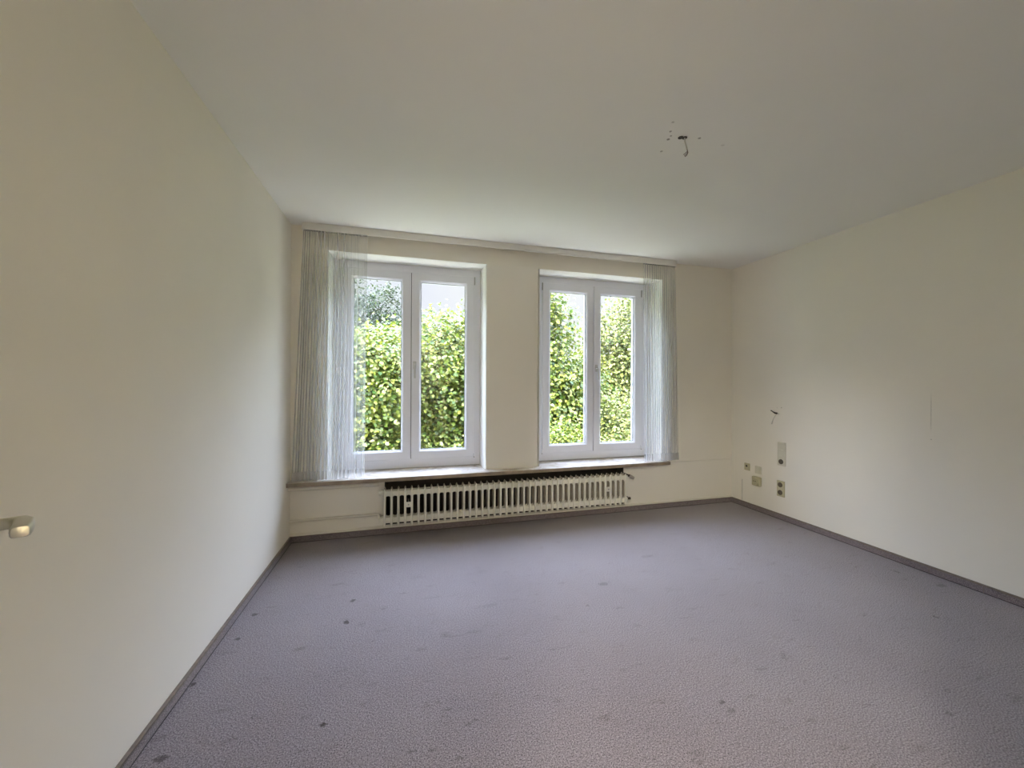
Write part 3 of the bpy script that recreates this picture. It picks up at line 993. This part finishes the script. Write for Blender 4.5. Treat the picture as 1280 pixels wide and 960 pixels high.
# ------------------------------------------------------------------ trees outside
def foliage(name, parent, blobs, nleaf, size, mat, seed, droop=0.0, base=(0, 0, 0)):
    """leaf mass: clumps spread over the crown's lobes, each leaf a small folded blade"""
    rg = np.random.default_rng(seed)
    vol = np.array([b[3] * b[4] * b[5] for b in blobs]) ** (2 / 3)
    per = (vol / vol.sum() * nleaf).astype(int)
    cs, ns_ = [], []
    for (cx, cy, cz, rx, ry, rz), n in zip(blobs, per):
        ncl = max(10, n // 90)
        d = rg.normal(size=(ncl, 3)); d /= np.linalg.norm(d, axis=1)[:, None]
        flip = (d[:, 1] > 0.35) & (rg.random(ncl) < 0.6)
        d[flip, 1] *= -1
        rr = rg.uniform(0.72, 1.0, ncl)[:, None]
        cc = np.array([cx, cy, cz]) + d * rr * np.array([rx, ry, rz])
        idx = rg.integers(0, ncl, n)
        cr_ = 0.13 * (rx + ry + rz) / 3 + 0.10
        off = rg.normal(size=(n, 3)) * cr_ * np.array([1, 1, 0.75])
        off[:, 2] -= droop * np.abs(rg.normal(size=n))
        cs.append(cc[idx] + off)
        ns_.append(d[idx])
    c = np.vstack(cs); dn = np.vstack(ns_)
    n = len(c)
    nor = dn * 0.55 + np.array([0, -0.25, 0.55]) + rg.normal(size=(n, 3)) * 0.55
    nor /= np.linalg.norm(nor, axis=1)[:, None]
    t_ = rg.normal(size=(n, 3)) + np.array([0, 0, -0.5 - 2 * droop])
    t_ -= (t_ * nor).sum(1)[:, None] * nor
    t_ /= np.linalg.norm(t_, axis=1)[:, None]
    b_ = np.cross(nor, t_)
    L = size * rg.uniform(0.65, 1.25, n)[:, None]
    W = L * (0.42 if droop == 0 else 0.26)
    fold = nor * L * 0.12
    V = np.stack([c - t_ * L * 0.5,
                  c - t_ * L * 0.12 + b_ * W + fold, c + t_ * L * 0.22 + b_ * W * 0.72 + fold,
                  c + t_ * L * 0.5,
                  c + t_ * L * 0.22 - b_ * W * 0.72 + fold, c - t_ * L * 0.12 - b_ * W + fold], axis=1).reshape(-1, 3)
    V -= np.array(base)
    i0 = np.arange(n)[:, None] * 6
    Fc = np.concatenate([i0 + np.array([0, 1, 2, 3]), i0 + np.array([0, 3, 4, 5])], axis=1).reshape(-1)
    me = bpy.data.meshes.new(name)
    me.vertices.add(len(V)); me.vertices.foreach_set('co', V.astype(np.float32).ravel())
    me.loops.add(len(Fc)); me.loops.foreach_set('vertex_index', Fc.astype(np.int32))
    me.polygons.add(2 * n)
    me.polygons.foreach_set('loop_start', np.arange(0, 8 * n, 4, dtype=np.int32))
    me.polygons.foreach_set('loop_total', np.full(2 * n, 4, dtype=np.int32))
    at = me.attributes.new('tint', 'FLOAT', 'FACE')
    tn = np.repeat(np.clip(rg.normal(0.5, 0.24, n), 0, 1), 2)
    at.data.foreach_set('value', tn.astype(np.float32))
    me.update()
    me.validate()
    me.materials.append(mat)
    o = bpy.data.objects.new(name, me)
    COL.objects.link(o)
    o.parent = parent
    return o

def tree(name, label, x, y, blobs, nleaf, size, mat, seed, trunk_r=0.16, top=1.0, droop=0.0, gz=-3.2, group=None):
    root = tag(empty(name, (x, y, gz)), label, 'tree' if 'tree' in name or 'birch' in name else 'shrub', group)
    rnd = random.Random(seed)
    bm = bmesh.new()
    H = top - gz
    pts = [(0, 0, 0)]
    for i in range(1, 6):
        pts.append((rnd.uniform(-.12, .12) * i / 2, rnd.uniform(-.12, .12) * i / 2, H * i / 5))
    add_tube(bm, pts, [trunk_r * (1 - 0.15 * i) for i in range(6)], 10)
    for (cx, cy, cz, rx, ry, rz) in blobs:
        for q in range(3):
            k = rnd.randint(1, 4)
            a = Vector(pts[k])
            b = Vector((cx - x + rnd.uniform(-.6, .6) * rx, cy - y + rnd.uniform(-.6, .3) * ry, cz - gz + rnd.uniform(-.5, .6) * rz))
            mid = (a + b) / 2 + Vector((rnd.uniform(-.2, .2), rnd.uniform(-.2, .2), 0.15))
            add_tube(bm, [a, mid, b], [trunk_r * 0.4, trunk_r * 0.22, trunk_r * 0.06], 6)
    obj('trunk', bm, M_bark, root, True)
    foliage('foliage', root, blobs, nleaf, size, mat, seed, droop, (x, y, gz))
    return root

def at(px, dep):
    """world x, y of the point a given camera depth away on the vertical through an image column"""
    a = (px - 640) / F_PX
    return (dep * (math.sin(YAW) + a * math.cos(YAW)), dep * (math.cos(YAW) - a * math.sin(YAW)))
def zat(py, dep):
    return 1.24 + (480 - py) / F_PX * dep

# (left to right as seen through the panes)
tree('leafy_tree', 'broad sunlit yellow-green tree filling the right pane of the left window', 0.9, 10.6,
     [(0.75, 10.2, 1.15, 1.2, 1.3, 1.85), (-0.25, 10.5, 0.85, 1.0, 1.2, 1.75), (1.75, 10.6, 1.3, 1.0, 1.2, 1.9), (0.7, 10.0, -1.4, 2.2, 1.6, 1.8)],
     52000, 0.095, M_leaf_a, 11, 0.2, 2.4)
tree('leafy_tree', 'bright round-leaved tree in the left pane of the left window, lower half', -1.2, 9.2,
     [(-0.75, 9.0, 1.0, 0.85, 0.9, 1.45), (-1.9, 9.3, 0.5, 1.2, 1.1, 1.6), (-1.0, 8.9, -1.2, 1.7, 1.2, 1.5)],
     36000, 0.09, M_leaf_a, 12, 0.16, 1.2)
tree('weeping_birch', 'dark feathery tree with drooping twigs rising behind at the far left pane', -1.9, 15.0,
     [(-2.0, 14.9, 3.4, 1.0, 1.0, 2.3), (-1.05, 15.0, 3.2, 0.75, 0.8, 1.6), (-0.5, 15.0, 3.9, 0.45, 0.5, 0.9), (-0.9, 15.1, 1.8, 1.2, 1.0, 1.6), (-2.6, 14.9, 1.0, 1.5, 1.2, 2.2)],
     22000, 0.10, M_leaf_c, 13, 0.15, 4.6, droop=0.20)
tree('leafy_tree', 'tall green tree crown against the sky in the left pane of the right window', 3.3, 10.0,
     [(3.2, 9.7, 2.1, 0.88, 1.0, 1.8), (3.4, 9.6, 0.6, 1.4, 1.2, 1.4), (4.4, 9.8, 0.4, 0.9, 1.0, 1.35), (4.2, 9.7, -0.9, 1.3, 1.1, 1.3)],
     42000, 0.095, M_leaf_a, 14, 0.18, 2.8)
tree('pale_leafy_tree', 'tall pale yellow-green tree filling the right pane of the right window', 7.2, 12.0,
     [(7.15, 11.7, 2.2, 1.25, 1.3, 2.15), (6.6, 11.9, 1.1, 1.1, 1.2, 2.1), (8.3, 11.8, 1.3, 1.5, 1.3, 2.3), (7.1, 11.6, -1.0, 2.1, 1.4, 1.9)],
     46000, 0.095, M_leaf_b, 15, 0.2, 3.4)
tree('hedge_shrub', 'bushy green shrub at the foot of the right window view, left pane', 3.2, 7.8,
     [(3.2, 7.7, -0.9, 0.95, 0.8, 1.3), (2.3, 7.8, -1.5, 0.9, 0.8, 1.1), (3.0, 7.7, -2.3, 1.3, 0.8, 0.9)],
     24000, 0.07, M_leaf_a, 16, 0.06, -0.9)
tree('hedge_shrub', 'darker green shrub at the foot of the right window view, right pane', 5.3, 8.4,
     [(5.2, 8.3, -0.5, 0.95, 0.9, 1.35), (6.1, 8.4, -1.1, 1.0, 0.9, 1.3), (5.3, 8.3, -2.2, 1.5, 0.9, 1.0)],
     24000, 0.07, M_leaf_b, 17, 0.06, -0.5)
tree('hedge_shrub', 'fine-leaved shrub at the foot of the left window view', 0.2, 7.4,
     [(0.7, 7.3, -1.0, 0.9, 0.8, 1.0), (-0.5, 7.4, -1.2, 0.9, 0.8, 1.0), (0.2, 7.3, -2.3, 1.4, 0.8, 0.9)],
     22000, 0.065, M_leaf_b, 18, 0.06, -1.3)
for i, (x, y, z, sz, mt) in enumerate(((-6.2, 11.5, 1.2, 2.3, M_leaf_a), (2.2, 15.0, -0.8, 1.9, M_leaf_b), (12.4, 13.8, 1.8, 2.6, M_leaf_a), (5.6, 17.0, 0.0, 1.8, M_leaf_c), (-6.5, 18.5, 0.8, 2.6, M_leaf_c))):
    lab = ('round green tree beyond the left curtain', 'low pale tree hidden behind the wall pier between the windows',
           'large green tree to the far right beyond the right curtain', 'dark tree in the distance behind the right window foliage',
           'dark distant tree behind the feathery birch')[i]
    tree('leafy_tree', lab, x, y, [(x, y, z, sz, sz * 0.8, sz), (x - 0.9, y, z - 1.6, sz, sz * 0.8, sz * 0.9), (x + 0.9, y, z - 2.0, sz, sz * 0.8, sz * 0.8)],
         16000, 0.15, mt, 30 + i, 0.17, z)
